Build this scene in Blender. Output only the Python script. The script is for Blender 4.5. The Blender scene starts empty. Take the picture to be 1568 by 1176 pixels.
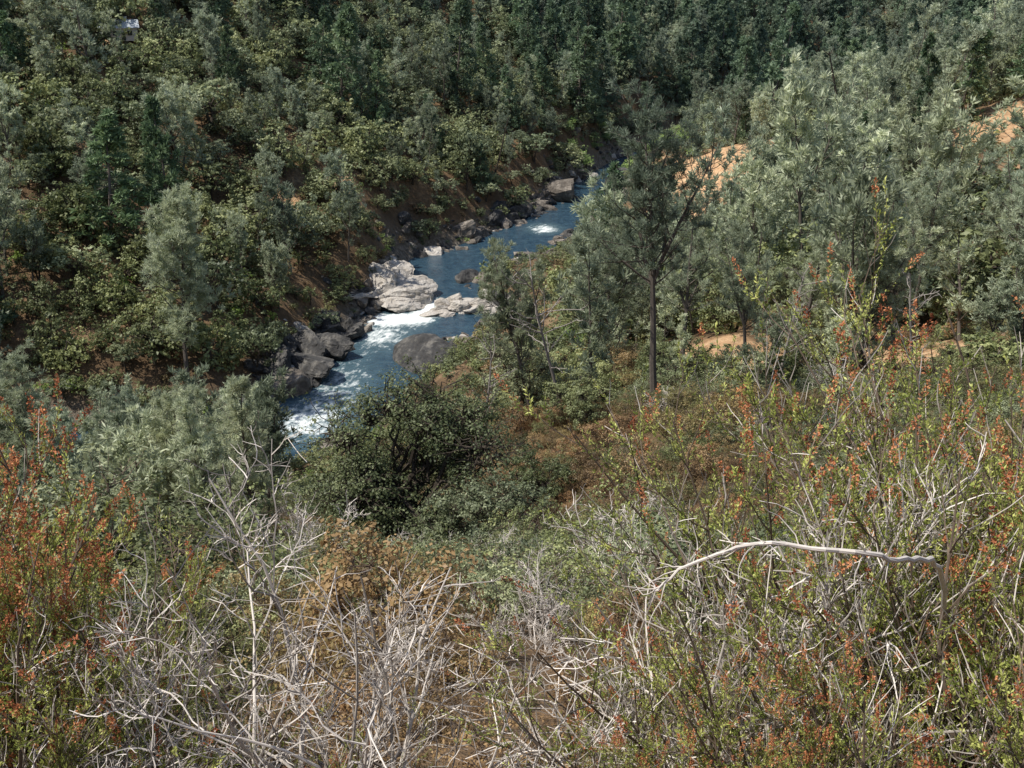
import bpy, math, numpy as np, time
from mathutils import Vector
T0=time.time()
rng=np.random.default_rng(7)
S=0.65            # survey units -> metres
scene=bpy.context.scene
scene.view_settings.view_transform='Standard'
scene.view_settings.look='None'
scene.view_settings.exposure=0
ROOT=scene.collection

# ------------------------------------------------------------------ noise
def _h(ix,iy,seed):
    n=(ix*374761393+iy*668265263+seed*1442695041)&0xffffffff
    n=((n^(n>>13))*1274126177)&0xffffffff
    n=n^(n>>16)
    return (n&0xffff)/65535.0
def vn(x,y,seed=0):
    x=np.asarray(x,float);y=np.asarray(y,float)
    ix=np.floor(x).astype(np.int64);iy=np.floor(y).astype(np.int64)
    fx=x-ix;fy=y-iy
    fx=fx*fx*(3-2*fx);fy=fy*fy*(3-2*fy)
    a=_h(ix,iy,seed);b=_h(ix+1,iy,seed);c=_h(ix,iy+1,seed);d=_h(ix+1,iy+1,seed)
    return (a*(1-fx)+b*fx)*(1-fy)+(c*(1-fx)+d*fx)*fy
def fbm(x,y,seed=0,o=4):
    s=0;a=.5
    for i in range(o):
        s=s+a*vn(x*2**i,y*2**i,seed+i*17);a*=.5
    return s   # 0..~1
def sstep(a,b,x):
    t=np.clip((x-a)/(b-a),0,1);return t*t*(3-2*t)

# ------------------------------------------------------------------ river centre line (survey units) x,y,halfwidth
RIV=np.array([
(620,640,12),(450,680,12),(350,690,12),(240,700,12),(160,680,11),(109,629,9),(72,567,8),(45,505,8),(34,472,10),(29,443,11),
(11.2,402,12),(-5.4,369.6,14),(-20,352,15),(-22.5,322,9),(-22.5,303,18),(-30.6,279,14),(-38,251,14),
(-43,234,13),(-48,220,13),(-63,210,11),(-88,207,13),(-120,204,13),(-200,200,13),(-300,200,14),(-600,190,14)],float)
def catmull(P,n=12):
    out=[]
    for i in range(len(P)-1):
        p0=P[max(i-1,0)];p1=P[i];p2=P[i+1];p3=P[min(i+2,len(P)-1)]
        for t in np.arange(n)/n:
            out.append(.5*((2*p1)+(-p0+p2)*t+(2*p0-5*p1+4*p2-p3)*t*t+(-p0+3*p1-3*p2+p3)*t**3))
    out.append(P[-1]);return np.array(out)
RC=catmull(RIV,10)
RT=np.gradient(RC[:,:2],axis=0);RT/=np.linalg.norm(RT,axis=1)[:,None]
def rivinfo(x,y):
    x=np.asarray(x,float).ravel();y=np.asarray(y,float).ravel()
    D=np.empty(len(x));W=np.empty(len(x));SD=np.empty(len(x));I=np.empty(len(x),int)
    for s in range(0,len(x),20000):
        X=x[s:s+20000];Y=y[s:s+20000]
        dx=X[:,None]-RC[None,:,0];dy=Y[:,None]-RC[None,:,1]
        d=dx*dx+dy*dy;i=d.argmin(1);r=np.arange(len(X))
        D[s:s+20000]=np.sqrt(d[r,i]);W[s:s+20000]=RC[i,2];I[s:s+20000]=i
        SD[s:s+20000]=RT[i,0]*dy[r,i]-RT[i,1]*dx[r,i]
    return D,W,SD,I     # SD>0 : near bank

# ------------------------------------------------------------------ terrain control points (survey units)
CP=np.array([
# camera hill
(0,0,97.2),(-20,0,97),(20,0,98),(0,20,85.8),(-20,20,86),(25,20,87),(0,45,71.5),(-25,45,71),(30,45,75),
(-7.1,69,57.1),(14.3,101,57.4),(2,108,52.4),(-22.5,81.4,48),(-32.3,94.8,41),(-60,123,30),(18.3,115.5,52.3),(8.2,120,49.5),
(10.4,140,45),(38.5,140,46),(40,120,50.4),(63,140.6,47.7),(54,132,51),(32.7,140.6,47.7),(28,150,46),
(0,145,36),(-15,180,16),(-30,195,6),(-40,150,17),(-40,60,58),(-80,50,62),(-120,30,72),(-100,150,16),(-150,120,34),(-150,170,10),
(-250,100,50),(-80,100,36),(60,60,72),(100,60,74),(100,110,64),(150,100,78),(200,150,85),
(0,-100,150),(-200,-100,140),(200,-100,150),(-400,0,120),(400,0,130),
# right slopes
(140,306,57),(117,385,39),(83,442,24),(78,425,21),(60,403,4),(93,196,51),(64,203,43),(53,271,24),(30,330,8),(10,250,14),(20,200,30),(40,170,42),
(186,415,60),(300,450,78),(150,420,42),(110,480,20),(125,550,12),(190,600,14),(250,550,38),(200,300,68),(300,300,85),(250,200,80),(450,500,100),(600,500,130),(400,250,105),
# far-bank hillside
(-300,300,50),(-200,300,50),(-120,300,42),(-62,300,17),(-60,400,36),(-100,400,62),(-200,400,95),(-300,400,105),(-60,340,26),(-60,270,12),(-100,240,16),(-150,240,22),(-200,240,24),
(-200,500,125),(-100,500,85),(-20,480,34),(0,600,66),(-100,600,112),(-200,650,150),(-350,600,165),(0,750,75),(-20,420,20),(40,560,24),(60,680,40),
(100,750,45),(150,800,60),(0,900,125),(300,850,75),(300,1000,140),(500,900,110),(200,900,100),(400,780,45),
(0,1300,240),(-600,900,230),(600,1200,230),(-600,300,110),(-1000,600,250),(1000,700,200),(1000,1300,300),(-1000,1300,320),(0,1800,330)],float)
def _phi(r): return np.sqrt(r*r+12*12)
_A=_phi(np.linalg.norm(CP[:,None,:2]-CP[None,:,:2],axis=2))
n=len(CP);M=np.zeros((n+3,n+3));M[:n,:n]=_A+np.eye(n)*-.6;M[:n,n]=1;M[:n,n+1:]=CP[:,:2];M[n:,:n]=M[:n,n:].T
_w=np.linalg.solve(M,np.concatenate([CP[:,2],[0,0,0]]))
def H(x,y):
    """ground height in metres at metre coordinates"""
    shp=np.shape(x);X=np.asarray(x,float).ravel()/S;Y=np.asarray(y,float).ravel()/S
    z=np.empty(len(X))
    for s in range(0,len(X),20000):
        a=X[s:s+20000];b=Y[s:s+20000]
        r=np.sqrt((a[:,None]-CP[None,:,0])**2+(b[:,None]-CP[None,:,1])**2)
        z[s:s+20000]=_phi(r)@_w[:n]+_w[n]+_w[n+1]*a+_w[n+2]*b
    D,W,SD,I=rivinfo(X,Y)
    far=sstep(60,200,np.hypot(X,Y))
    z=z+far*((fbm(X/45,Y/45,3)-.48)*14+(fbm(X/12,Y/12,9,3)-.45)*3.5)
    z=np.maximum(z,2.2+.10*np.maximum(D-W,0))
    rocky=np.exp(-((D-W)/14)**2)*(fbm(X/4,Y/4,31,3)-.35)*5
    e=D-W
    z=np.where(e<0,-2+0*e,-2+(z+2)*sstep(-2,20,e)**.8+np.maximum(rocky,0)*sstep(0,4,e))
    z=z*S
    # immediate hill under the viewpoint
    xm=X*S;ym=Y*S
    w=np.exp(-(np.hypot(xm,ym)/16)**4)
    zp=63.15-.60*ym+.06*xm+.15*(vn(xm,ym,5)-.5)
    zp=np.where(ym<0,63.15-.35*ym,zp)
    z=z*(1-w)+zp*w
    return z.reshape(shp)

# ------------------------------------------------------------------ node helpers
def newmat(name):
    m=bpy.data.materials.new(name);m.use_nodes=True
    nt=m.node_tree;nt.nodes.clear()
    return m,nt
def nd(nt,t,**k):
    n_=nt.nodes.new(t)
    for a,b in k.items(): setattr(n_,a,b)
    return n_
def mix(nt,f,a,b,mode='MIX'):
    m=nt.nodes.new('ShaderNodeMix');m.data_type='RGBA';m.blend_type=mode
    for s,v in ((m.inputs[0],f),(m.inputs[6],a),(m.inputs[7],b)):
        if isinstance(v,bpy.types.NodeSocket): nt.links.new(v,s)
        elif isinstance(v,(int,float)): s.default_value=v
        else: s.default_value=(v[0],v[1],v[2],1)
    return m.outputs[2]
def maprange(nt,v,a,b,c=0,d=1):
    m=nt.nodes.new('ShaderNodeMapRange');nt.links.new(v,m.inputs[0])
    m.inputs[1].default_value=a;m.inputs[2].default_value=b;m.inputs[3].default_value=c;m.inputs[4].default_value=d
    return m.outputs[0]
def noise(nt,vec,scale,detail=4,rough=.55):
    m=nt.nodes.new('ShaderNodeTexNoise');m.inputs['Scale'].default_value=scale;m.inputs['Detail'].default_value=detail
    m.inputs['Roughness'].default_value=rough
    if vec is not None: nt.links.new(vec,m.inputs['Vector'])
    return m.outputs['Fac']
def ramp(nt,v,stops):
    r=nt.nodes.new('ShaderNodeValToRGB');nt.links.new(v,r.inputs[0])
    e=r.color_ramp.elements
    while len(e)<len(stops): e.new(.5)
    for i,(p,c) in enumerate(stops):
        e[i].position=p;e[i].color=(c[0],c[1],c[2],1)
    return r.outputs[0]
def finish(nt,col,rough=.8,spec=.3,transl=0,bump=None,bs=.3,bd=.1):
    p=nt.nodes.new('ShaderNodeBsdfPrincipled');o=nt.nodes.new('ShaderNodeOutputMaterial')
    nt.links.new(col,p.inputs['Base Color'])
    if isinstance(rough,bpy.types.NodeSocket): nt.links.new(rough,p.inputs['Roughness'])
    else: p.inputs['Roughness'].default_value=rough
    p.inputs['Specular IOR Level'].default_value=spec
    if bump is not None:
        b=nt.nodes.new('ShaderNodeBump');b.inputs['Strength'].default_value=bs;b.inputs['Distance'].default_value=bd
        nt.links.new(bump,b.inputs['Height']);nt.links.new(b.outputs[0],p.inputs['Normal'])
    if transl>0:
        t=nt.nodes.new('ShaderNodeBsdfTranslucent');nt.links.new(col,t.inputs[0])
        m=nt.nodes.new('ShaderNodeMixShader');m.inputs[0].default_value=transl
        nt.links.new(p.outputs[0],m.inputs[1]);nt.links.new(t.outputs[0],m.inputs[2]);nt.links.new(m.outputs[0],o.inputs[0])
    else: nt.links.new(p.outputs[0],o.inputs[0])
def leafmat(name,dark,mid,light,alt,altf=.6,transl=.3,rough=.5,spec=.35,haze=True,gain=2.3):
    dark,mid,light,alt=[tuple(min(k*gain,.8) for k in c) for c in (dark,mid,light,alt)]
    m,nt=newmat(name)
    at=nd(nt,'ShaderNodeAttribute',attribute_name='tint')
    c=ramp(nt,at.outputs['Fac'],[(0,dark),(.5,mid),(1,light)])
    oi=nt.nodes.new('ShaderNodeObjectInfo')
    c=mix(nt,maprange(nt,oi.outputs['Random'],.3,1,0,altf),c,alt)
    g=nt.nodes.new('ShaderNodeNewGeometry')
    if haze:
        # brightness differs from plant to plant and from stand to stand
        wn=nt.nodes.new('ShaderNodeTexWhiteNoise');wn.noise_dimensions='1D';nt.links.new(oi.outputs['Random'],wn.inputs['W'])
        c=mix(nt,1.0,c,ramp(nt,wn.outputs['Value'],[(0,(.46,.49,.46)),(1,(1.30,1.26,1.20))]),'MULTIPLY')
        nz=noise(nt,g.outputs['Position'],.06,2)
        c=mix(nt,1.0,c,ramp(nt,nz,[(.35,(.82,.85,.84)),(.65,(1.16,1.13,1.06))]),'MULTIPLY')
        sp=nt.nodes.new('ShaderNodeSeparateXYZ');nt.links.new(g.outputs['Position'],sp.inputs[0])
        c=mix(nt,maprange(nt,sp.outputs['Y'],170,560,0,.36),c,(.34,.41,.36))  # aerial haze painted into the leaf colour, stronger with distance along Y
    finish(nt,c,rough,spec,transl)
    return m
def barkmat(name,a,b,scale=3,lo=.5):
    m,nt=newmat(name)
    tc=nt.nodes.new('ShaderNodeTexCoord')
    at=nd(nt,'ShaderNodeAttribute',attribute_name='tint')
    nz=noise(nt,tc.outputs['Object'],scale,5)
    c=mix(nt,nz,a,b)
    c=mix(nt,1.0,c,ramp(nt,at.outputs['Fac'],[(0,(lo,lo*.95,lo*.9)),(1,(1.25,1.25,1.25))]),'MULTIPLY')
    finish(nt,c,.85,.2,0);return m

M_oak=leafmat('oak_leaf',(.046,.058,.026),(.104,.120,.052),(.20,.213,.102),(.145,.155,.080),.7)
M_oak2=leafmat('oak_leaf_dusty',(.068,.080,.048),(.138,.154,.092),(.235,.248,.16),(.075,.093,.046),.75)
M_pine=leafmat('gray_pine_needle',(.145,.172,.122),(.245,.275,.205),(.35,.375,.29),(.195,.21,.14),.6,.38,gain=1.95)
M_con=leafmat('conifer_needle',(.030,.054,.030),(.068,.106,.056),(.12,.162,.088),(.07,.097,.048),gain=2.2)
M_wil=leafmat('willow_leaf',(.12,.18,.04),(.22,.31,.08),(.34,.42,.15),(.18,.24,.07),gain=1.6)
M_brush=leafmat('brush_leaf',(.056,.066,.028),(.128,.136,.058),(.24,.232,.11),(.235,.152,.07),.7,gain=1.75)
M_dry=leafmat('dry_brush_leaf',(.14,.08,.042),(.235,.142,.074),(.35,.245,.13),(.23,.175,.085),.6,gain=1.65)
M_barkd=barkmat('oak_bark',(.05,.04,.03),(.11,.09,.07))
M_barkp=barkmat('pine_bark',(.09,.075,.065),(.21,.18,.15))
M_twig=barkmat('gray_dead_wood',(.50,.44,.39),(.80,.73,.65),12,.32)
M_snagp=barkmat('weathered_wood',(.25,.22,.20),(.45,.41,.37))
M_stem=barkmat('shrub_stem',(.10,.07,.052),(.28,.215,.16),12)
M_cham=leafmat('chamise_leaf',(.10,.128,.026),(.24,.27,.062),(.45,.46,.15),(.165,.185,.048),.4,.35,.5,.3,False,1.75)
M_red=leafmat('chamise_seed',(.20,.06,.03),(.42,.15,.07),(.60,.28,.13),(.38,.20,.085),.3,.25,.7,.2,False,1.3)

# ------------------------------------------------------------------ mesh accumulation
class MB:
    def __init__(s): s.V=[];s.F=[];s.M=[];s.T=[];s.n=0
    def add(s,V,F,mi,tint):
        V=np.asarray(V,float).reshape(-1,3);F=np.asarray(F,int)
        s.V.append(V);s.F.append(F+s.n);s.M.append(np.full(len(F),mi));s.T.append(np.broadcast_to(tint,(len(V),)));s.n+=len(V)
    def mesh(s,name,mats,smooth=False):
        V=np.concatenate(s.V);F=np.concatenate(s.F);Mi=np.concatenate(s.M);T=np.concatenate(s.T)
        me=bpy.data.meshes.new(name)
        me.vertices.add(len(V));me.vertices.foreach_set('co',V.astype(np.float32).ravel())
        me.loops.add(F.size);me.loops.foreach_set('vertex_index',F.astype(np.int32).ravel())
        me.polygons.add(len(F));me.polygons.foreach_set('loop_start',(np.arange(len(F))*4).astype(np.int32))
        me.polygons.foreach_set('material_index',Mi.astype(np.int32))
        me.update(calc_edges=True)
        a=me.attributes.new('tint','FLOAT','POINT');a.data.foreach_set('value',T.astype(np.float32))
        for m in mats: me.materials.append(m)
        me.polygons.foreach_set('use_smooth',np.full(len(F),smooth))
        return me
def norm(v): return v/np.maximum(np.linalg.norm(v,axis=-1,keepdims=True),1e-9)
def rdir(n,r): return norm(r.normal(size=(n,3)))
def leaves(mb,C,N,size,aspect,mi,tint):
    n=len(C);N=norm(N);R=rdir(n,rng);U=norm(np.cross(N,R));W=np.cross(N,U)
    s=(np.ones(n)*size)[:,None]*.5
    V=np.stack([C-U*s,C-W*s*aspect,C+U*s,C+W*s*aspect],1)
    F=np.arange(n*4).reshape(n,4)
    mb.add(V,F,mi,np.repeat(np.clip(tint,0,1)*np.ones(n),4))
def blades(mb,C,D,L,w,mi,tint):
    n=len(C);D=norm(D);U=norm(np.cross(D,rdir(n,rng)))*(np.ones(n)*w)[:,None]*.5
    E=C+D*(np.ones(n)*L)[:,None];Mid=(C+E)/2
    V=np.stack([C,Mid-U,E,Mid+U],1)
    mb.add(V,np.arange(n*4).reshape(n,4),mi,np.repeat(np.clip(tint,0,1)*np.ones(n),4))
def tubes(mb,P,R,sides,mi,tint):
    B,K,_=P.shape
    Tn=norm(np.gradient(P,axis=1))
    ref=norm(np.array([.31,.17,.05])+0*Tn)
    U=norm(np.cross(Tn,ref));W=np.cross(Tn,U)
    th=np.arange(sides)/sides*2*np.pi
    ring=P[:,:,None,:]+R[:,:,None,None]*(np.cos(th)[None,None,:,None]*U[:,:,None,:]+np.sin(th)[None,None,:,None]*W[:,:,None,:])
    idx=np.arange(B*K*sides).reshape(B,K,sides)
    a=idx[:,:-1,:];b=np.roll(a,-1,2);c=idx[:,1:,:];d=np.roll(c,-1,2)
    F=np.stack([a,b,d,c],-1).reshape(-1,4)
    mb.add(ring.reshape(-1,3),F,mi,np.repeat(tint*np.ones(B),K*sides))
def grow(st,dr,ln,K,wob,up,r):
    B=len(st);P=np.empty((B,K,3));P[:,0]=st;d=norm(dr)
    step=(ln/(K-1))[:,None]
    for k in range(1,K):
        d=norm(d+r.normal(size=(B,3))*wob+np.array([0,0,up]))
        P[:,k]=P[:,k-1]+d*step
    return P
def taper(B,K,r0,r1):
    t=np.linspace(0,1,K)[None,:];return r0[:,None]*(1-t)+r1[:,None]*t
def kids(P,R,per,t0,t1,ang,r):
    B,K,_=P.shape;b=np.repeat(np.arange(B),per)
    t=r.uniform(t0,t1,len(b))*(K-1);k=np.minimum(t.astype(int),K-2);f=(t-k)[:,None]
    st=P[b,k]*(1-f)+P[b,k+1]*f
    tan=norm(P[b,k+1]-P[b,k]);side=norm(np.cross(tan,rdir(len(b),r)))
    a=(ang*r.uniform(.6,1.3,len(b)))[:,None]
    return st,tan*np.cos(a)+side*np.sin(a),R[b,k],b,t/(K-1)

# ------------------------------------------------------------------ plants
def make_oak(name,seed,Ht,Wd,nl,ncl,npc,ls,mats,trunks=1,low=.25,csz=.045,twigs=True,reach=.72,lr0=.17,lr1=.30):
    r=np.random.default_rng(seed);mb=MB()
    cz=Ht*(low+1)/2;rz=Ht*(1-low)/2
    d=rdir(nl,r)*(r.uniform(.3,reach,(nl,1))**.6)
    L=np.stack([d[:,0]*Wd/2*.78,d[:,1]*Wd/2*.78,cz+d[:,2]*rz*.72],1);lr=r.uniform(lr0,lr1,nl)*Wd
    base=np.zeros((trunks,3));base[:,:2]=r.normal(size=(trunks,2))*.03*Wd
    tr0=Wd*.035/np.sqrt(trunks)
    TD=np.array([0,0,1.])+r.normal(size=(trunks,3))*(.15+.25*(trunks>1))
    TP=grow(base,TD,np.full(trunks,Ht*.45),6,.1,.1,r)
    tubes(mb,TP,taper(trunks,6,np.full(trunks,tr0),np.full(trunks,tr0*.6)),7,1,.5)
    ti=r.integers(0,trunks,nl);k=r.integers(3,6,nl);st=TP[ti,k]
    t=np.linspace(0,1,6)[None,:,None]
    LP=st[:,None]*(1-t)+L[:,None]*t;LP[:,1:-1]+=r.normal(size=(nl,4,3))*.03*Wd
    tubes(mb,LP,taper(nl,6,np.full(nl,tr0*.5),np.full(nl,tr0*.15)),5,1,.4)
    li=np.repeat(np.arange(nl),ncl);d=rdir(len(li),r);d[:,2]=d[:,2]+.25;d=norm(d)
    cc=L[li]+d*(lr[li]*r.uniform(.55,1.15,len(li)))[:,None]*np.array([1,1,.8])
    if twigs:
        st=L[li];LP=st[:,None]*(1-t)+cc[:,None]*t;LP[:,1:-1]+=r.normal(size=(len(li),4,3))*.012*Wd
        tubes(mb,LP,taper(len(li),6,np.full(len(li),tr0*.14),np.full(len(li),tr0*.05)),3,1,.4)
    keep=cc[:,2]>Ht*low*.5
    cc=cc[keep];d=d[keep];m=len(cc)
    ct=r.uniform(.1,.75,m);cs=r.uniform(.6,1.3,m)*Wd*csz
    ci=np.repeat(np.arange(m),npc);off=rdir(len(ci),r)*(r.uniform(0,1,len(ci))**.5)[:,None]
    C=cc[ci]+off*cs[ci][:,None]*np.array([1.25,1.25,.8])
    N=off*.8+d[ci]*.6+rdir(len(ci),r)*.6+np.array([0,0,.3])
    leaves(mb,C,N,ls*r.uniform(.6,1.3,len(ci)),.6,0,ct[ci]+r.normal(size=len(ci))*.16)
    return mb.mesh(name,mats)
def make_pine(name,seed,Ht,Wd,nb,ntuft,npt,nl,nw,mats,start=.3,fork=True,lean=0,cone=False,sub=5):
    r=np.random.default_rng(seed);mb=MB();K=12
    tr=Ht*.014
    d0=np.array([[lean,0,1.]])+r.normal(size=(1,3))*.03
    TP=grow(np.zeros((1,3)),d0,np.array([Ht*1.0]),K,.035,.02,r);TR=taper(1,K,np.array([tr]),np.array([tr*.12]))
    tubes(mb,TP,TR,7,1,.5)
    stems=[(TP,TR)]
    if fork:
        k=5;st=TP[:,k].repeat(2,0);dd=np.array([[.45,.1,1.],[-.4,.25,1.]])+r.normal(size=(2,3))*.12
        FP=grow(st,dd,np.array([.5,.42])*Ht,K,.05,.06,r);FR=taper(2,K,np.full(2,tr*.6),np.full(2,tr*.08))
        tubes(mb,FP,FR,6,1,.5);stems.append((FP,FR))
    segs=[]
    for SP,SR in stems:
        B=len(SP);t0=start if B==1 else .12
        s,d,rr,b,t=kids(SP,SR,nb if B==1 else nb//3,t0,.99,1.15,r)
        h=s[:,2]/Ht
        if cone: ln=Wd*.5*np.clip(1.05-h,0.06,1)**.8*r.uniform(.7,1.1,len(s))*1.25;d=d*np.array([1,1,.3])+np.array([0,0,.02])
        else: ln=Wd*.5*np.clip(1.25-h,.15,.85)**.6*r.uniform(.35,1.1,len(s))
        BP=grow(s,d,ln,6,.12,-.03 if cone else .16,r)
        BR=taper(len(s),6,np.minimum(rr*.45,.03+ln*.012),np.full(len(s),.008))
        tubes(mb,BP,BR,4,1,.45);segs.append((BP,BR,ln))
    for BP,BR,ln in segs:
        s,d,rr,b,t=kids(BP,BR,sub,.25,1,.75,r)
        l2=ln[b]*r.uniform(.15,.4,len(s))*(1.2-.6*t)
        CP2=grow(s,d,l2,4,.15,.15 if not cone else 0,r)
        if not cone: tubes(mb,CP2,taper(len(s),4,np.full(len(s),.018),np.full(len(s),.008)),3,1,.45)
        s,d,rr,b2,t=kids(CP2,np.ones(CP2.shape[:2]),ntuft,.25,1.0,.3,r)
        m=len(s);keep=r.uniform(size=m)<.9;s=s[keep];d=d[keep];m=len(s)
        ct=r.uniform(.1,.8,m);ci=np.repeat(np.arange(m),npt)
        D=d[ci]*.7+rdir(len(ci),r)*.9+np.array([0,0,.3 if not cone else -.05])
        blades(mb,s[ci]+rdir(len(ci),r)*nl*.2,D,nl*r.uniform(.6,1.2,len(ci)),nw,0,ct[ci]+r.normal(size=len(ci))*.15)
    return mb.mesh(name,mats)
def make_chamise(name,seed,Ht,spread,nst,k1,k2,nleaf,ll,lw,red,mats,lean=(0,0),bare=.3,deadf=.0):
    r=np.random.default_rng(seed);mb=MB()
    st=r.normal(size=(nst,3))*np.array([.12,.12,0]);dr=np.array([lean[0],lean[1],1.])+r.normal(size=(nst,3))*np.array([spread,spread,.1])
    ln=Ht*r.uniform(.6,1.15,nst);P=grow(st,dr,ln,9,.09,.03,r);R=taper(nst,9,.016*r.uniform(.6,1.2,nst),np.full(nst,.0035))
    tubes(mb,P,R,5,1,r.uniform(.2,.8,nst))
    s,d,rr,b,t=kids(P,R,k1,bare,1,.6,r);l1=ln[b]*r.uniform(.18,.42,len(s))*(1.15-.6*t)
    P1=grow(s,d,l1,6,.13,.10,r);R1=taper(len(s),6,np.minimum(rr*.7,.006),np.full(len(s),.002));tubes(mb,P1,R1,4,1,r.uniform(.2,.9,len(s)))
    s,d,rr,b,t=kids(P1,R1,k2,.2,1,.55,r);l2=l1[b]*r.uniform(.2,.5,len(s))+.05
    P2=grow(s,d,l2,5,.12,.13,r);R2=taper(len(s),5,np.full(len(s),.0021),np.full(len(s),.0011))
    live=r.uniform(size=len(s))>deadf
    tubes(mb,P2[live],R2[live],3,1,r.uniform(.2,1,live.sum()))
    if (~live).any(): tubes(mb,P2[~live],R2[~live]*1.4,3,3,r.uniform(.0,1,(~live).sum()))
    P2=P2[live]
    s,d,rr,b,t=kids(P2,np.ones(P2.shape[:2]),nleaf,.0,1.0,.75,r)
    ct=r.uniform(.0,.95,len(P2))
    blades(mb,s,d,ll*r.uniform(.5,1.2,len(s)),lw,0,ct[b]+r.normal(size=len(s))*.12)
    # dry seed heads: dense spikes at shoot tips, mostly on the top of the shrub
    hh=P2[:,-1,2]/P2[:,-1,2].max()
    q=r.uniform(size=len(P2))<red*(.25+1.5*sstep(.45,.9,hh));Q=P2[q]
    if len(Q):
        tip=Q[:,-1];dq=norm(Q[:,-1]-Q[:,-2]);m=54;ci=np.repeat(np.arange(len(Q)),m)
        L=r.uniform(.05,.12,len(Q));off=r.uniform(-.6,1,len(ci))*L[ci]
        rad=.010*(1.1-np.clip(off/L[ci],0,1))
        pd=rdir(len(ci),r)
        C=tip[ci]+dq[ci]*off[:,None]+pd*rad[:,None]
        ct=r.uniform(.0,.9,len(Q))
        blades(mb,C,pd+dq[ci]*.6,.014*r.uniform(.6,1.3,len(ci)),.009,2,ct[ci]+r.normal(size=len(ci))*.18)
    return mb.mesh(name,mats)
def make_dead(name,seed,Ht,spread,nst,k1,k2,k3,mats,thick=.012,lean=(0,0),wob=.16,fine=1.0):
    r=np.random.default_rng(seed);mb=MB()
    st=r.normal(size=(nst,3))*np.array([.1,.1,0]);dr=np.array([lean[0],lean[1],1.])+r.normal(size=(nst,3))*np.array([spread,spread,.1])
    ln=Ht*r.uniform(.55,1.1,nst);P=grow(st,dr,ln,10,wob,.03,r);R=taper(nst,10,thick*r.uniform(.6,1.2,nst),np.full(nst,thick*.25))
    tubes(mb,P,R,6,0,r.uniform(.2,.9,nst))
    s,d,rr,b,t=kids(P,R,k1,.25,1,.75,r);l=ln[b]*r.uniform(.2,.5,len(s))*(1.15-.6*t)
    P1=grow(s,d,l,7,wob*1.2,.04,r);R1=taper(len(s),7,np.minimum(rr*.7,thick*.5),np.full(len(s),.0020*fine));tubes(mb,P1,R1,4,0,r.uniform(.0,1,len(s)))
    s,d,rr,b,t=kids(P1,R1,k2,.15,1,.8,r);l2=l[b]*r.uniform(.2,.55,len(s))
    P2=grow(s,d,l2,5,wob*1.3,.03,r);R2=taper(len(s),5,np.full(len(s),.0028*fine),np.full(len(s),.0014*fine));tubes(mb,P2,R2,3,0,r.uniform(.0,1,len(s)))
    if k3:
        s,d,rr,b,t=kids(P2,R2,k3,.1,1,.8,r);l3=l2[b]*r.uniform(.3,.6,len(s))
        P3=grow(s,d,l3,4,wob*1.3,.02,r);tubes(mb,P3,taper(len(s),4,np.full(len(s),.0017*fine),np.full(len(s),.0009*fine)),3,0,r.uniform(.0,1,len(s)))
    return mb.mesh(name,mats)

def place(name,me,x,y,rot=0,sc=1,dz=-.1,sxy=None):
    o=bpy.data.objects.new(name,me);ROOT.objects.link(o)
    o.location=(x,y,float(H(np.array([x]),np.array([y]))[0])+dz);o.rotation_euler=(0,0,rot)
    o.scale=(sc*(sxy or 1),sc*(sxy or 1),sc);return o

# ------------------------------------------------------------------ terrain mesh
nu,nv=620,640
u=np.linspace(-1,1,nu);v=np.linspace(0,1,nv)
xs=200*u+700*np.sign(u)*np.abs(u)**3.2
ys=-90+500*v+1100*v**3.2
X,Y=np.meshgrid(xs,ys);Z=H(X,Y)
V=np.stack([X,Y,Z],-1).reshape(-1,3)
idx=np.arange(nu*nv).reshape(nv,nu)
F=np.stack([idx[:-1,:-1],idx[:-1,1:],idx[1:,1:],idx[1:,:-1]],-1).reshape(-1,4)
# bare-earth clearings (survey units x,y,rx,ry)
CLEAR=[(29,144,12,16),(54,136,12,14),(2,112,7,5),(138,292,32,24),(78,424,24,34),(66,402,16,20),(92,178,11,12),(26,455,5,9),(104,400,11,9),(175,325,16,11),(-132,379,7,7),(115,240,12,11),(60,300,8,10),(42,160,7,8),(150,380,16,12),(70,220,9,8),(-70,330,7,6),(-52,352,7,7)]
def clearing(xu,yu):
    m=np.zeros(np.shape(xu))
    for (cx,cy,rx,ry) in CLEAR:
        d=np.hypot((xu-cx)/rx,(yu-cy)/ry)+(fbm(xu/3,yu/3,77,4)-.47)*1.5
        m=np.maximum(m,1-sstep(.7,1.15,d))
    return m
D,W,SD,I=rivinfo(V[:,0]/S,V[:,1]/S)
bare=clearing(V[:,0]/S,V[:,1]/S)
bank=1-sstep(2,7+9*fbm(V[:,0]/9,V[:,1]/9,55,3),D-W)
tm=MB();tm.add(V,F,0,bare)
me=tm.mesh('hillside_terrain',[],True)
a=me.attributes.new('bank','FLOAT','POINT');a.data.foreach_set('value',bank.astype(np.float32))
m,nt=newmat('dry_earth')
g=nt.nodes.new('ShaderNodeNewGeometry');pos=g.outputs['Position']
n1=noise(nt,pos,.12,6,.6);n2=noise(nt,pos,1.4,6,.65)
c=ramp(nt,n1,[(.30,(.11,.07,.04)),(.45,(.19,.12,.066)),(.58,(.30,.19,.105)),(.72,(.48,.34,.20))])
c=mix(nt,maprange(nt,n2,.35,.65,0,.75),c,(.09,.065,.04))
bareA=nd(nt,'ShaderNodeAttribute',attribute_name='tint').outputs['Fac']
n4=noise(nt,pos,.5,7,.75)
bc=ramp(nt,n4,[(.34,(.26,.15,.08)),(.45,(.52,.31,.165)),(.56,(.70,.45,.25)),(.7,(.78,.58,.36))])
c=mix(nt,bareA,c,bc)
bk=nd(nt,'ShaderNodeAttribute',attribute_name='bank').outputs['Fac']
rc=ramp(nt,n2,[(.3,(.07,.06,.05)),(.5,(.22,.185,.14)),(.7,(.42,.35,.28))])
c=mix(nt,bk,c,rc)
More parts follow.
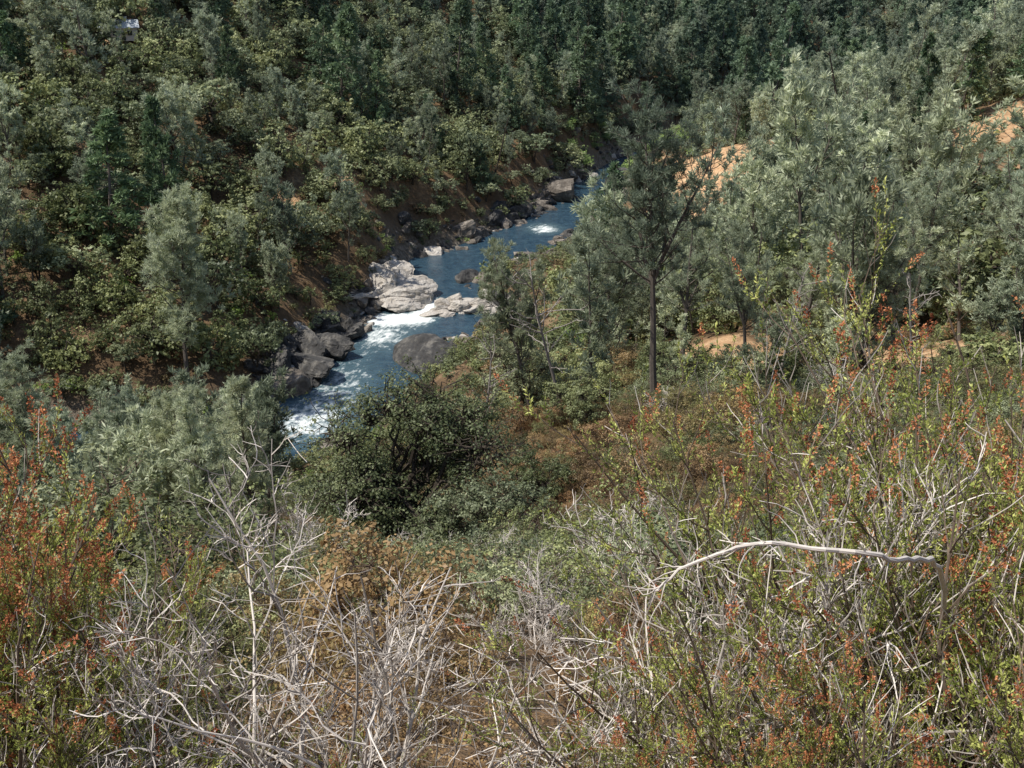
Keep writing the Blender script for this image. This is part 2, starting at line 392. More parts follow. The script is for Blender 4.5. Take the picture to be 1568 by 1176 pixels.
finish(nt,c,.95,.15,0,n4,.9,1.0)
me.materials.append(m)
ter=bpy.data.objects.new('hillside_terrain',me);ROOT.objects.link(ter)
print('terrain',time.time()-T0)

# ------------------------------------------------------------------ river
RCf=catmull(RIV,26);Tn=np.gradient(RCf[:,:2],axis=0);Tn/=np.linalg.norm(Tn,axis=1)[:,None]
Nn=np.stack([-Tn[:,1],Tn[:,0]],1);nc=25
w=np.linspace(-1,1,nc)
PX=RCf[:,None,0]+Nn[:,None,0]*w[None]*(RCf[:,None,2]+3);PY=RCf[:,None,1]+Nn[:,None,1]*w[None]*(RCf[:,None,2]+3)
PZ=np.zeros_like(PX)+.05
V=np.stack([PX*S,PY*S,PZ],-1).reshape(-1,3)
idx=np.arange(V.shape[0]).reshape(len(RCf),nc)
F=np.stack([idx[:-1,:-1],idx[1:,:-1],idx[1:,1:],idx[:-1,1:]],-1).reshape(-1,4)[:, ::-1]
def gs(x,y,cx,cy,rx,ry): return np.exp(-((x-cx)/rx)**2-((y-cy)/ry)**2)
xu=V[:,0]/S;yu=V[:,1]/S
foam=.95*gs(xu,yu,-34,297,9,5)+.8*gs(xu,yu,-25,307,4,15)+.52*gs(xu,yu,-35,283,9,12)+.45*gs(xu,yu,-42,248,12,26)+.43*gs(xu,yu,-48,222,13,13)\
 +.62*gs(xu,yu,12,402,8,10)+.42*gs(xu,yu,32,440,10,12)+.6*gs(xu,yu,-84,207,12,8)
rm=MB();rm.add(V,F,0,np.clip(foam,0,1))
me=rm.mesh('river_water',[],True)
fl=np.repeat(np.arange(len(RCf))*.6,nc);ac=np.tile(w*10,len(RCf))
a=me.attributes.new('flow','FLOAT_VECTOR','POINT');a.data.foreach_set('vector',np.stack([ac,fl*.35,0*ac],1).astype(np.float32).ravel())
m,nt=newmat('river_water')
g=nt.nodes.new('ShaderNodeNewGeometry')
fo=nd(nt,'ShaderNodeAttribute',attribute_name='tint').outputs['Fac']
fv=nd(nt,'ShaderNodeAttribute',attribute_name='flow').outputs['Vector']
nA=noise(nt,fv,1.1,8,.72);nB=noise(nt,g.outputs['Position'],.55,6,.65)
ad=nd(nt,'ShaderNodeMath',operation='ADD');nt.links.new(nA,ad.inputs[0]);nt.links.new(fo,ad.inputs[1])
ad2=nd(nt,'ShaderNodeMath',operation='ADD');nt.links.new(ad.outputs[0],ad2.inputs[0])
nt.links.new(maprange(nt,nB,.3,.7,-.14,.14),ad2.inputs[1])
fm=maprange(nt,ad2.outputs[0],.90,1.15,0,1)
deep=ramp(nt,nB,[(.35,(.018,.044,.072)),(.65,(.046,.092,.125))])
teal=mix(nt,maprange(nt,fo,.15,.7,0,.7),deep,(.17,.26,.27))
c=mix(nt,fm,teal,(.80,.83,.80))
nW=noise(nt,g.outputs['Position'],1.6,5,.6)
finish(nt,c,maprange(nt,fm,0,1,.18,.7),.5,0,nW,.9,.35)
me.materials.append(m)
riv=bpy.data.objects.new('river',me);ROOT.objects.link(riv)

# ------------------------------------------------------------------ rocks
def rockmat(name,a,b,c_):
    m,nt=newmat(name);g=nt.nodes.new('ShaderNodeNewGeometry')
    oi=nt.nodes.new('ShaderNodeObjectInfo')
    n1=noise(nt,g.outputs['Position'],.5,8,.7);n2=noise(nt,g.outputs['Position'],3,6,.7)
    c=ramp(nt,n1,[(.33,a),(.5,b),(.66,c_)])
    c=mix(nt,maprange(nt,oi.outputs['Random'],0,1,0,.35),c,a)
    c=mix(nt,maprange(nt,n2,.45,.7,0,.5),c,(.075,.06,.045))
    finish(nt,c,.85,.25,0,n1,1.0,.8);return m
M_rock=rockmat('river_rock',(.085,.072,.06),(.21,.18,.15),(.48,.42,.35))
M_pale=rockmat('pale_granite',(.40,.355,.30),(.64,.58,.51),(.76,.71,.64))
M_drk=rockmat('dark_slate_rock',(.03,.03,.031),(.08,.078,.076),(.26,.24,.21))
import bmesh
def rock_verts(r,sub=3,planes=14):
    bm=bmesh.new();bmesh.ops.create_icosphere(bm,subdivisions=sub,radius=1)
    V=np.array([v_.co[:] for v_ in bm.verts]);F=np.array([[v_.index for v_ in f.verts] for f in bm.faces]);bm.free()
    V=V*(1+.12*r.normal(size=(len(V),1))*.3)
    for _ in range(planes):
        nrm=rdir(1,r)[0];d=r.uniform(.45,.8);k=V@nrm-d
        V=V-np.maximum(k,0)[:,None]*nrm*.92
    V+=r.normal(size=V.shape)*.02
    return V,F
def rocks_mesh(name,specs,mat,seed,sub=3):
    r=np.random.default_rng(seed);VV=[];FF=[];k=0
    for (p,sz,rz) in specs:
        V,F=rock_verts(r,sub);V=V*np.array(sz);c_,s_=math.cos(rz),math.sin(rz)
        V=np.stack([V[:,0]*c_-V[:,1]*s_,V[:,0]*s_+V[:,1]*c_,V[:,2]],1)+np.array(p);VV.append(V);FF.append(F+k);k+=len(V)
    me=bpy.data.meshes.new(name);me.from_pydata(np.concatenate(VV).tolist(),[],np.concatenate(FF).tolist());me.materials.append(mat);return me
def outcrop(name,cx,cy,lx,ly,hz,ang,nr,mat,seed,k0=.22,k1=.5):
    r=np.random.default_rng(seed);sp=[]
    for i in range(nr):
        a_,b_=r.uniform(-1,1,2)
        if a_*a_+b_*b_>1: a_*=.6;b_*=.6
        fall=1-.6*(a_*a_+b_*b_)
        px=cx+(a_*lx*math.cos(ang)-b_*ly*math.sin(ang));py=cy+(a_*lx*math.sin(ang)+b_*ly*math.cos(ang))
        s_=r.uniform(k0,k1)
        sp.append(((px*S,py*S,r.uniform(0,.5)*hz*S*fall),(lx*s_*S*1.1,ly*s_*S*1.3,hz*S*r.uniform(.4,.8)*fall),ang+r.normal()*.3))
    o=bpy.data.objects.new(name,rocks_mesh(name,sp,mat,seed+5,4));ROOT.objects.link(o);return o
outcrop('pale_granite_outcrop',-43,319,15,11,12,-.2,16,M_pale,3,.45,.7)
outcrop('rock_island',-14,306,12,6,4.5,.1,16,M_pale,8,.25,.5)
outcrop('dark_rock_cliff',-58,264,10,18,11,.45,28,M_drk,12,.25,.5)
outcrop('dark_rock_cliff',-50,282,7,9,8,-.5,16,M_drk,22,.3,.55)
outcrop('dark_rock_cliff',-4,418,6,20,9,-.5,26,M_drk,32,.22,.5)
outcrop('river_rock_outcrop',9,450,7,20,8,-.3,26,M_rock,35,.22,.5)
outcrop('river_rock_outcrop',-22,388,6,16,7,-.8,20,M_rock,37,.25,.55)
outcrop('river_rock_outcrop',12,350,13,7,5,.7,20,M_rock,41,.25,.5)
outcrop('pale_granite_outcrop',-2,322,7,5,3.5,.7,12,M_pale,51,.25,.5)
outcrop('river_rock_outcrop',38,412,10,10,4,.5,18,M_rock,43,.25,.45)
outcrop('river_rock_outcrop',22,380,8,6,4,.5,14,M_rock,53,.25,.45)
outcrop('dark_rock_cliff',98,650,22,8,14,.6,14,M_drk,47)

def coll(name,meshes):
    c=bpy.data.collections.new(name)
    for i,(nm,me_) in enumerate(meshes):
        o=bpy.data.objects.new(f'{i:02d}_{nm}',me_);c.objects.link(o)
    return c
def scatter(name,P,rot,scl,ind,c):
    me=bpy.data.meshes.new(name);me.vertices.add(len(P));me.vertices.foreach_set('co',np.asarray(P,np.float32).ravel())
    for an,t,k,v_ in (('rot','FLOAT_VECTOR','vector',rot),('scl','FLOAT_VECTOR','vector',scl),('ind','INT','value',ind)):
        a=me.attributes.new(an,t,'POINT');a.data.foreach_set(k,np.asarray(v_,np.int32 if t=='INT' else np.float32).ravel())
    o=bpy.data.objects.new(name,me);ROOT.objects.link(o)
    ng=bpy.data.node_groups.new(name+'_scatter','GeometryNodeTree')
    ng.interface.new_socket('Geometry',in_out='INPUT',socket_type='NodeSocketGeometry')
    ng.interface.new_socket('Geometry',in_out='OUTPUT',socket_type='NodeSocketGeometry')
    N=ng.nodes;L=ng.links;gi=N.new('NodeGroupInput');go=N.new('NodeGroupOutput')
    ip=N.new('GeometryNodeInstanceOnPoints');ci=N.new('GeometryNodeCollectionInfo');ci.inputs[0].default_value=c
    ci.inputs['Separate Children'].default_value=True;ci.inputs['Reset Children'].default_value=True
    def na(nm,dt):
        q=N.new('GeometryNodeInputNamedAttribute');q.data_type=dt;q.inputs[0].default_value=nm;return q.outputs['Attribute']
    er=N.new('FunctionNodeEulerToRotation');L.new(na('rot','FLOAT_VECTOR'),er.inputs[0])
    L.new(gi.outputs[0],ip.inputs['Points']);L.new(ci.outputs[0],ip.inputs['Instance'])
    ip.inputs['Pick Instance'].default_value=True
    L.new(na('ind','INT'),ip.inputs['Instance Index']);L.new(er.outputs[0],ip.inputs['Rotation']);L.new(na('scl','FLOAT_VECTOR'),ip.inputs['Scale'])
    L.new(ip.outputs[0],go.inputs[0])
    md=o.modifiers.new('scatter','NODES');md.node_group=ng
    return o
# loose rocks along both banks
r=np.random.default_rng(99)
k=r.integers(60,len(RC)-60,2800);side=r.choice([-1,1],len(k),p=[.5,.5])
off=RC[k,2]+r.normal(size=len(k))*3.2+2.5
rx=RC[k,0]+(-RT[k,1])*side*off+r.normal(size=len(k))*2;ry=RC[k,1]+RT[k,0]*side*off+r.normal(size=len(k))*2
dn=fbm(rx/14,ry/14,91,3);kp=dn>.40;rx=rx[kp];ry=ry[kp]
D,W,_,_=rivinfo(rx,ry);kp=D>W-3;rx=rx[kp];ry=ry[kp]
sz=np.exp(r.normal(size=len(rx))*.65)*.75
rz=np.maximum(H(rx*S,ry*S),-.2)
rcol=coll('rock_kinds',[('rock',rocks_mesh('rock',[((0,0,0),(1.2,.9,.7),0)],mm,60+i)) for i,mm in enumerate([M_rock,M_rock,M_drk,M_pale,M_drk])])
scatter('river_rocks',np.stack([rx*S,ry*S,rz],1),np.stack([r.normal(size=len(rx))*.3,r.normal(size=len(rx))*.3,r.uniform(0,6.28,len(rx))],1),sz[:,None]*r.uniform(.7,1.3,(len(rx),3)),r.choice(5,len(rx),p=[.25,.25,.2,.1,.2]),rcol)
print('rocks',time.time()-T0)

# ------------------------------------------------------------------ forest masses
oakP=[('oak',make_oak('oak_far',100+i,[6.6,7.6,5.6,7,6][i],[8.6,7.4,9,9.4,7][i],[12,10,13,14,9][i],11,11,.42,[M_oak2 if i in(1,) else M_oak,M_barkd],1+i%2,.02,.055,False,1.0,.13,.26)) for i in range(5)]
pineP=[('gray_pine',make_pine('gray_pine_far',200+i,12,7.5,30,2,8,.60,.12,[M_pine,M_barkp],.15,i%2==0,.1*(i-1))) for i in range(4)]
conP=[('conifer',make_pine('conifer_far',300+i,16,6.4,70,2,7,.75,.22,[M_con,M_barkp],.08,False,0,True)) for i in range(3)]
shrP=[('shrub',make_oak('shrub_far',400+i,2.6,3.6,7,8,8,.30,[mm,M_barkd],2,.0,.06,False)) for i,mm in enumerate([M_oak,M_brush,M_oak2,M_dry,M_wil])]
wilP=[('willow',make_oak('willow_far',450+i,5,6,9,10,11,.34,[M_wil,M_barkd],2,.0,.06,False)) for i in range(2)]
forest=coll('forest_kinds',oakP+pineP+conP+shrP+wilP)   # oak0-4 pine5-8 con9-11 shrub12-16 willow17-18
print('protos',time.time()-T0)
def jgrid(x0,x1,y0,y1,sp,r):
    gx,gy=np.meshgrid(np.arange(x0,x1,sp),np.arange(y0,y1,sp));gx=gx.ravel()+r.uniform(-.6,.6,gx.size)*sp;gy=gy.ravel()+r.uniform(-.6,.6,gy.size)*sp
    return gx,gy
r=np.random.default_rng(5)
gx,gy=jgrid(-560,560,80,960,6.7,r)
kp=(np.abs(gx)<.50*gy+28);gx=gx[kp];gy=gy[kp]
D,W,SD,I=rivinfo(gx,gy)
right=SD>0   # camera side of the river
right=np.where(gy>640,False,right)
cl=clearing(gx,gy);dens=fbm(gx/24,gy/24,11,4)
u_=r.uniform(size=len(gx));p=r.uniform(size=len(gx));far=sstep(460,720,gy)
bear=gx/gy
keep=(D>W+np.where(gy>480,1,4))&(cl<.3)
keep&=(dens>.30)|(u_<.6)
patch=fbm(gx/40,gy/40,61,3)     # pine stands vs oak stands
pp=np.clip(p+(patch-.45)*1.1,0,1)
kind=np.where(pp<.76-.56*far,0,np.where(pp<.93-.35*far,1,2))
kind=np.where(right,np.where(pp<.47,0,np.where(pp<.985,1,2)),kind)
kind=np.where((gy<460)&(kind==2)&(p<.95),1,kind)
ind=np.where(kind==0,r.integers(0,5,len(gx)),np.where(kind==1,r.integers(5,9,len(gx)),r.integers(9,12,len(gx))))
sc=np.clip(np.exp(r.normal(size=len(gx))*.32)*.90,.4,1.8)
sc=np.where(kind==2,sc*1.15,sc)
nearbank=(D<W+12)&(gy<480)
ind=np.where(nearbank&(kind!=0),r.integers(12,16,len(gx)),ind);sc=np.where(nearbank&(kind==0),sc*.7,sc)
# near slope zones
nearz=right&(gy<300)
leftgrove=nearz&(gy<200)&(gy>84)&(bear<-.235)
openr=nearz&(~leftgrove)&(gx<14)&(gy>120)        # low growth between bench and water
bench=nearz&(gy<=160)&(~leftgrove)&(~openr)
rightgrove=bench&(gy>108)&(gx>6)
low2=right&(gx<=88)&(gx>0)&(gy>300)&(gy<480)
sc=np.where(leftgrove,r.uniform(.55,1.0,len(gx)),sc)
ind=np.where(leftgrove,np.where(p<.40,r.integers(0,5,len(gx)),r.integers(5,9,len(gx))),ind)
ind=np.where(openr|low2,r.choice([12,12,14,12,0,3],len(gx)),ind);sc=np.where(openr|low2,r.uniform(.65,1.1,len(gx)),sc)
sc=np.where((openr|low2)&(ind<5),.45,sc)
sc=np.where(rightgrove,sc*.75,sc)
keep&=~(bench&~rightgrove)
keep&=~(rightgrove&(u_>.8))
keep&=~((gy<140)&(gy>90)&(bear>.165)&(bear<.23))
keep&=~((gy<132)&(gy>90)&(bear>.37)&(bear<.43))
keep&=~((gy<285)&(gy>220)&(bear>.40)&(bear<.5))
wz=(gs(gx,gy,62,520,26,45)>.4)|(gs(gx,gy,40,500,18,25)>.4);ind=np.where(wz,r.integers(17,19,len(gx)),ind);sc=np.where(wz,r.uniform(.6,1.0,len(gx)),sc)
gx,gy,ind,sc=gx[keep],gy[keep],ind[keep],sc[keep]
z=H(gx*S,gy*S)-.2
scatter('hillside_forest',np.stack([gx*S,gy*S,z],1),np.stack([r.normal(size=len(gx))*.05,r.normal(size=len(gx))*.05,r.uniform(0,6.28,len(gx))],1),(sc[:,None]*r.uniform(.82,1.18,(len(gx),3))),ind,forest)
print('forest trees',len(gx),time.time()-T0)
# understory brush
gx,gy=jgrid(-420,420,125,560,4.9,r)
kp=(np.abs(gx)<.50*gy+20);gx=gx[kp];gy=gy[kp]
D,W,SD,I=rivinfo(gx,gy);keep=(D>W+2)&(r.uniform(size=len(gx))<np.where(clearing(gx,gy)>.4,.13,.75))
gx,gy,D,W=gx[keep],gy[keep],D[keep],W[keep]
ind=r.choice([12,13,14,15,16],len(gx),p=[.46,.22,.2,.08,.04]);sc=r.uniform(.4,1.2,len(gx))
sc=np.where(clearing(gx,gy)>.4,sc*.4,sc)
ind=np.where((D<W+9)&(r.uniform(size=len(gx))<.3),16,ind);sc=np.where(D<W+8,sc*.7,sc)
scatter('hillside_brush',np.stack([gx*S,gy*S,H(gx*S,gy*S)-.1],1),np.stack([0*gx,0*gx,r.uniform(0,6.28,len(gx))],1),sc[:,None]*np.ones((len(gx),3)),ind,forest)
print('understory',len(gx))
# brush on the near slope (metres)
nb=[('brush',make_oak('brush_near',500+i,1.7,2.4,9,16,30,.060,[mm,M_stem],3,.0,.06)) for i,mm in enumerate([M_brush,M_oak2,M_dry,M_oak,M_dry,M_brush])]
nb+=[('dead_brush',make_dead('dead_brush_near',520+i,1.6,.55,12,8,6,0,[M_twig],.014,(0,0),.16,2.2)) for i in range(2)]
ncol=coll('near_brush_kinds',nb)
gx,gy=jgrid(-75,75,6.5,100,1.25,r);kp=(np.abs(gx)<.55*gy+5);gx=gx[kp];gy=gy[kp]
D,W,SD,I=rivinfo(gx/S,gy/S);keep=(D>W+5)&(clearing(gx/S,gy/S)<.4)&(SD>0)
keep&=r.uniform(size=len(gx))<.92
gx,gy=gx[keep],gy[keep];dn=fbm(gx/9,gy/9,21,3)+.14*np.exp(-((gx-.03*gy)/(.10*gy+2))**2)
ind=np.where(dn>.53,r.choice([2,4,2,5,0,4],len(gx)),r.choice([0,1,3,5,3,1,7,3],len(gx)))
ind=np.where((gy<26)&(r.uniform(size=len(gx))<.14),r.integers(6,8,len(gx)),ind)
sc=np.exp(r.normal(size=len(gx))*.35)*.78*np.where(dn>.53,.9,1)*np.clip(gy/16,.65,1)
scatter('slope_brush',np.stack([gx,gy,H(gx,gy)-.08],1),np.stack([0*gx,0*gx,r.uniform(0,6.28,len(gx))],1),sc[:,None]*r.uniform(.8,1.2,(len(gx),3)),ind,ncol)
print('brush',len(gx),time.time()-T0)

# ------------------------------------------------------------------ individual trees
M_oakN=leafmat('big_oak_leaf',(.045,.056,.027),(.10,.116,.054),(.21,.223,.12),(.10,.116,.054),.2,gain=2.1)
o1=make_oak('live_oak_big',617,11.4,12.8,48,30,30,.15,[M_oakN,M_barkd],2,.02,.038,True,1.05,.10,.22)
o2=make_oak('live_oak_mid',602,8,8.4,20,24,26,.19,[M_oak2,M_barkd],3,.12,.045,True,1.1,.10,.24)
o3=make_oak('live_oak_low',603,5.6,7,18,22,26,.17,[M_oak,M_barkd],2,.0,.045,True,1.0,.12,.25)
p1=make_pine('gray_pine_tall',701,19,12.5,60,3,15,.44,.045,[M_pine,M_barkp],.42,True,-.06)
p2=make_pine('gray_pine_lean',702,13,8,50,3,15,.38,.04,[M_pine,M_barkp],.35,True,-.22)
p3=make_pine('gray_pine_full',703,14,9.5,70,3,15,.42,.045,[M_pine,M_barkp],.15,True,.04)
p4=make_pine('gray_pine_slim',704,13,5.5,70,3,14,.36,.04,[M_pine,M_barkp],.2,False,.02)
p5=make_pine('gray_pine_sparse',706,15,7,40,3,14,.42,.042,[M_pine,M_barkp],.42,True,.08,False,4)
c1=make_pine('gray_pine_bank',705,29,17,85,3,15,.85,.11,[M_pine,M_barkp],.18,True,.0)
def PU(name,me_,xu,yu,rot=0,sc=1,sxy=None): return place(name,me_,xu*S,yu*S,rot,sc,-.15,sxy)
PU('gray_pine',p1,14.3,101,0)
PU('gray_pine',p2,2.6,108,0,.95)
PU('live_oak_tree',o1,-6.5,66,.4,.88)
PU('live_oak_tree',o2,1.1,112,1.2,.9)
PU('gray_pine',c1,-73.5,231,2.0,.95)
PU('gray_pine',p3,-32.3,94.8,1.1,.90)
PU('gray_pine',p4,-22.5,81.4,.3,1.0)
PU('gray_pine',p3,-60,123,2.6,1.05)
PU('gray_pine',p4,-50,118,1.6,.85)
PU('gray_pine',p3,-42,108,4.4,.8)
PU('gray_pine',p5,-27,90,2.4,.8)
PU('live_oak_tree',o3,18.3,115.5,.8,.95)
PU('live_oak_tree',o3,8.2,120,2.8,1.0)
PU('gray_pine',p3,13.5,138,3.4,1.0)
PU('gray_pine',p5,20,122,.4,1.0)
PU('gray_pine',p5,25,108,2.6,.8)
PU('gray_pine',p4,38.5,140,.9,.9)
PU('gray_pine',p3,41,121,5.2,1.0)
PU('gray_pine',p5,47,126,1.9,1.1)
PU('gray_pine',p5,35,128,4.9,.95)
PU('gray_pine',p3,67,135,4.0,1.15)
PU('gray_pine',p1,58,152,2.2,.85)
PU('gray_pine',p5,72,150,3.2,1.2)
PU('live_oak_tree',o2,34,162,.2,1.05)
PU('live_oak_tree',o2,-17,96,2.2,.6)
PU('live_oak_tree',o3,33,120,4.2,.7)
PU('live_oak_tree',o3,50,112,1.4,.7)
PU('live_oak_tree',o2,45,164,3.1,1.05)
PU('gray_pine',p4,74,120,3.0,1.1)
PU('live_oak_tree',o3,-30,72,3.9,.8)
PU('live_oak_tree',o3,-45,85,5.0,.9)
PU('live_oak_tree',o3,2,80,5.6,.65)
PU('live_oak_tree',o3,-18,60,.6,.7)
PU('live_oak_tree',o3,7,98,1.8,.75)
PU('live_oak_tree',o2,22,100,4.1,.55)
PU('live_oak_tree',o2,-1.5,60,2.9,.62)
print('trees',time.time()-T0)

# dead snags on the far right spur and left slope, and bare grey trees by the bench
def snag(name,xu,yu,hh,dx,dy,seed,rad,mat=None,nk=9,fine=.02,bl=(.05,.14)):
    r=np.random.default_rng(seed);mb=MB();P=grow(np.zeros((1,3)),np.array([[dx,dy,1.]]),np.array([hh]),8,.03,0,r);R=taper(1,8,np.array([rad]),np.array([rad*.25]))
    tubes(mb,P,R,7,0,.3);s,d,rr,b,t=kids(P,R,nk,.3,.98,1.0,r);B=grow(s,d,r.uniform(bl[0],bl[1],len(s))*hh,6,.15,.06,r);BR=taper(len(s),6,np.full(len(s),rad*.3),np.full(len(s),fine));tubes(mb,B,BR,4,0,.4)
    if nk>12:
        s,d,rr,b,t=kids(B,BR,5,.2,1,.7,r);C=grow(s,d,r.uniform(.02,.07,len(s))*hh,5,.2,.06,r);tubes(mb,C,taper(len(s),5,np.full(len(s),fine),np.full(len(s),fine*.4)),3,0,.6)
    return PU(name,mb.mesh(name,[mat or M_barkd]),xu,yu)
snag('dead_snag',112,375,20,-.22,0,1,.5)
snag('dead_snag',-8,425,17,.35,0,2,.3)
snag('dead_snag',-75,520,16,.5,0,3,.25)
snag('bare_dead_tree',5.5,104,10.5,-.25,0,4,.14,M_snagp,18,.025,(.12,.3))
snag('bare_dead_tree',-3,104,8,.1,0,5,.12,M_snagp,18,.025,(.12,.3))
snag('bare_dead_tree',30,116,9.5,.12,0,6,.13,M_snagp,18,.025,(.12,.3))
snag('bare_dead_tree',44,112,9,-.1,0,7,.13,M_snagp,18,.025,(.12,.3))
snag('bare_dead_tree',-20,70,7.5,.05,0,8,.11,M_snagp,22,.02,(.15,.35))

# ------------------------------------------------------------------ white house up the far hillside
def boxm(mb,c,s,mi):
    x,y,z=s[0]/2,s[1]/2,s[2]/2
    V=np.array([(-x,-y,-z),(x,-y,-z),(x,y,-z),(-x,y,-z),(-x,-y,z),(x,-y,z),(x,y,z),(-x,y,z)])+np.array(c)
    F=np.array([(0,3,2,1),(4,5,6,7),(0,1,5,4),(1,2,6,5),(2,3,7,6),(3,0,4,7)]);mb.add(V,F,mi,.5)
def flatmat(name,col,rough=.6):
    m,nt=newmat(name);g=nt.nodes.new('ShaderNodeNewGeometry');nz=noise(nt,g.outputs['Position'],2,4)
    finish(nt,mix(nt,nz,tuple(k*.85 for k in col),col),rough,.3);return m
hm=[flatmat('white_siding',(.55,.56,.55)),flatmat('metal_roof',(.50,.53,.56),.5),flatmat('window_glass_dark',(.03,.04,.05),.1),flatmat('house_trim',(.6,.6,.58))]
hx,hy=-132*S,386*S;hz=float(H(np.array([hx]),np.array([hy]))[0])
root=bpy.data.objects.new('white_house',None);ROOT.objects.link(root);root.location=(hx,hy,hz-.1);root.rotation_euler=(0,0,.35);root.scale=(.85,.85,.85)
def part(nm,fn,mats):
    mb=MB();fn(mb);o=bpy.data.objects.new(nm,mb.mesh(nm,mats));ROOT.objects.link(o);o.parent=root
part('walls',lambda mb:boxm(mb,(0,0,1.6),(9,6,3.2),0),[hm[0]])
def roof(mb):
    V=np.array([(-5,-3.6,3.1),(5,-3.6,3.1),(5,0,4.9),(-5,0,4.9),(-5,3.6,3.1),(5,3.6,3.1),(-5,-3.6,3.25),(5,-3.6,3.25),(5,0,5.05),(-5,0,5.05),(-5,3.6,3.25),(5,3.6,3.25)])
    F=np.array([(0,3,2,1),(3,4,5,2),(6,7,8,9),(9,8,11,10),(0,1,7,6),(5,4,10,11),(1,2,8,7),(2,5,11,8),(3,0,6,9),(4,3,9,10)]);mb.add(V,F,0,.5)
part('roof',roof,[hm[1]])
def wins(mb):
    for x in (-3.2,-1,2.6): boxm(mb,(x,-3.03,1.9),(1.1,.08,1.1),0)
    boxm(mb,(1,-3.03,1.15),(.95,.08,2.1),0)
part('windows_and_door',wins,[hm[2]])
part('chimney',lambda mb:boxm(mb,(2,1,4.9),(.7,.7,1.6),0),[hm[3]])

# ------------------------------------------------------------------ foreground shrubs (metres)
chm=[M_cham,M_stem,M_red,M_twig]
ch=[make_chamise('chamise_a',801,2.4,.39,18,11,6,30,.026,.0088,.24,chm,(-.12,0),.12,.32),
    make_chamise('chamise_b',802,1.95,.46,16,10,6,28,.025,.008,.15,chm,(.05,0),.12,.36),
    make_chamise('chamise_c',803,1.9,.30,16,11,6,30,.024,.0078,.45,chm,(.1,0),.12,.12)]
dd=[make_dead('dead_shrub_a',811,2.0,.42,8,8,5,2,[M_twig],.016,(0,0),.17,1.25),
    make_dead('dead_shrub_b',812,1.7,.65,12,8,5,2,[M_twig],.012,(0,0),.2,1.2),
    make_dead('dead_shrub_c',813,1.4,.8,13,8,5,2,[M_twig],.011,(0,0),.22,1.1)]
for i,(x,y,k,ro,sc) in enumerate([(2.2,4.2,0,0,1.02),(1.6,4.6,0,2,.92),(2.9,4.7,0,4,1.2),(1.2,3.7,1,1,.85),(2.0,3.3,1,3,1.0),(.8,4.4,1,5,.78),(2.6,5.6,0,1.4,1.22),(3.6,6,1,.4,1.55),
    (2.6,3.6,1,2.2,1.15),(3.3,5.0,0,.7,1.22),(1.5,3.0,1,4.4,.72),(2.4,4.6,0,5.3,1.08),(1.5,3.9,1,.2,.92),(2.1,5.0,0,3.3,1.05),(3.0,4.1,1,.9,1.18),(2.7,4.3,2,2.7,1.1),
    (-2.45,4.9,2,0,1.15),(-2.9,4.4,2,2,1.2),(-3.2,5.6,2,3.1,1.35),(-2.2,4.4,1,1.2,.88),(-2.55,3.9,1,5.0,.92),(.45,4.4,1,2.5,.55),(1.0,5.6,0,3.3,.70),(.65,3.4,2,.2,.48),(-.95,3.9,1,4.9,.5),(-1.5,4.6,1,.9,.55),(1.05,3.1,2,3.3,.58)]):
    place('chamise_shrub',ch[k],x,y,ro,sc)
for i,(x,y,k,ro,sc) in enumerate([(-1.15,4.3,0,.5,1.1),(-.8,4.2,0,2.2,1.0),(-1.7,4.0,1,1,1.0),(-1.4,3.3,2,3,.7),(-.75,3.5,2,4,.5),(1.4,3.7,1,1.7,1.15),
    (1.1,4.3,1,2.4,1.1),(.85,3.2,2,2.9,.5),(3,4.4,1,1.9,1.35),(1.7,4.6,1,4.9,1.35),(.95,3.8,1,5.9,.95),(2.0,4.0,0,4.1,1.1),(2.5,4.2,1,3.6,1.25),
    (-2.4,4.3,1,5.2,.95),(2.1,3.1,2,.9,1.0),(-1.95,3.6,2,5.5,.8)]):
    place('dead_shrub',dd[k],x,y,ro,sc)
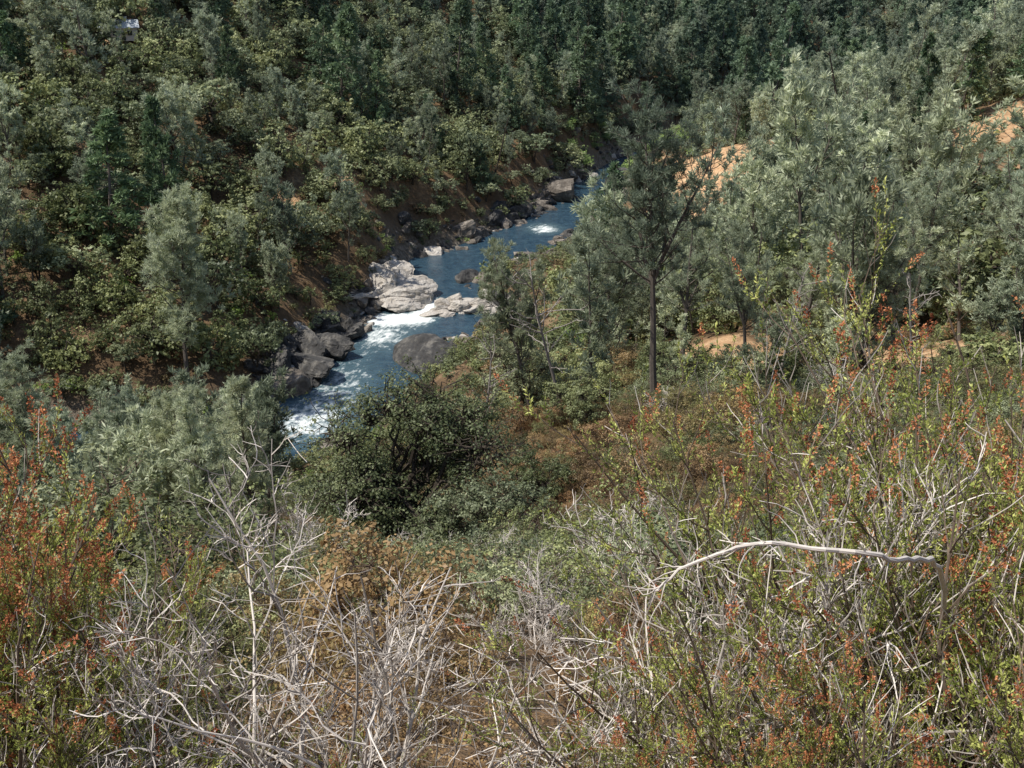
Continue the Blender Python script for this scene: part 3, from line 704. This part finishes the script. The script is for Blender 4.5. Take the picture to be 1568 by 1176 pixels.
# arching bare branch reaching out of the right shrub
mb=MB()
P=np.array([(2.2,4.5,60.8),(1.95,4.1,61.9),(1.65,3.6,62.7),(1.38,3.15,63.10),(1.2,2.9,63.25),(1.04,2.80,63.33),(.87,2.78,63.36),(.72,2.79,63.37),(.6,2.79,63.34),(.49,2.79,63.28),(.42,2.8,63.20)])
P=catmull(P,4)[None];R=np.linspace(.012,.004,P.shape[1])[None]
P[:,1:]+=np.random.default_rng(8).normal(size=P[:,1:].shape)*.004
tubes(mb,P,R,7,0,.75)
s,d,rr,b,t=kids(P,R,20,.4,1,.8,np.random.default_rng(4));B=grow(s,d,np.random.default_rng(5).uniform(.05,.2,len(s)),6,.2,.05,np.random.default_rng(6))
tubes(mb,B,taper(len(s),6,np.full(len(s),.0024),np.full(len(s),.001)),4,0,.6)
o=bpy.data.objects.new('arching_dead_branch',mb.mesh('arching_dead_branch',[M_twig]));ROOT.objects.link(o)
print('foreground',time.time()-T0)

# ------------------------------------------------------------------ light, sky, camera
sv=Vector((-.50,-.10,.84)).normalized()
sl=bpy.data.lights.new('sun','SUN');sl.energy=5.0;sl.angle=math.radians(.5);sl.color=(1,.965,.89)
so=bpy.data.objects.new('sun',sl);ROOT.objects.link(so);so.rotation_euler=sv.to_track_quat('Z','Y').to_euler();so.location=(0,0,200)
w_=bpy.data.worlds.new('World');scene.world=w_;w_.use_nodes=True;nt=w_.node_tree;nt.nodes.clear()
sk=nt.nodes.new('ShaderNodeTexSky');sk.sky_type='NISHITA';sk.sun_disc=False;sk.sun_elevation=math.asin(sv.z);sk.sun_rotation=math.atan2(sv.x,sv.y)
bg=nt.nodes.new('ShaderNodeBackground');bg.inputs[1].default_value=.13;wo=nt.nodes.new('ShaderNodeOutputWorld')
nt.links.new(sk.outputs[0],bg.inputs[0]);nt.links.new(bg.outputs[0],wo.inputs[0])
cam=bpy.data.cameras.new('camera');co=bpy.data.objects.new('camera',cam);ROOT.objects.link(co)
co.location=(0,0,65);co.rotation_euler=(math.radians(68),0,0);cam.sensor_fit='HORIZONTAL';cam.angle=math.radians(50);cam.clip_end=5000;cam.clip_start=.05
scene.camera=co
print('done',time.time()-T0)
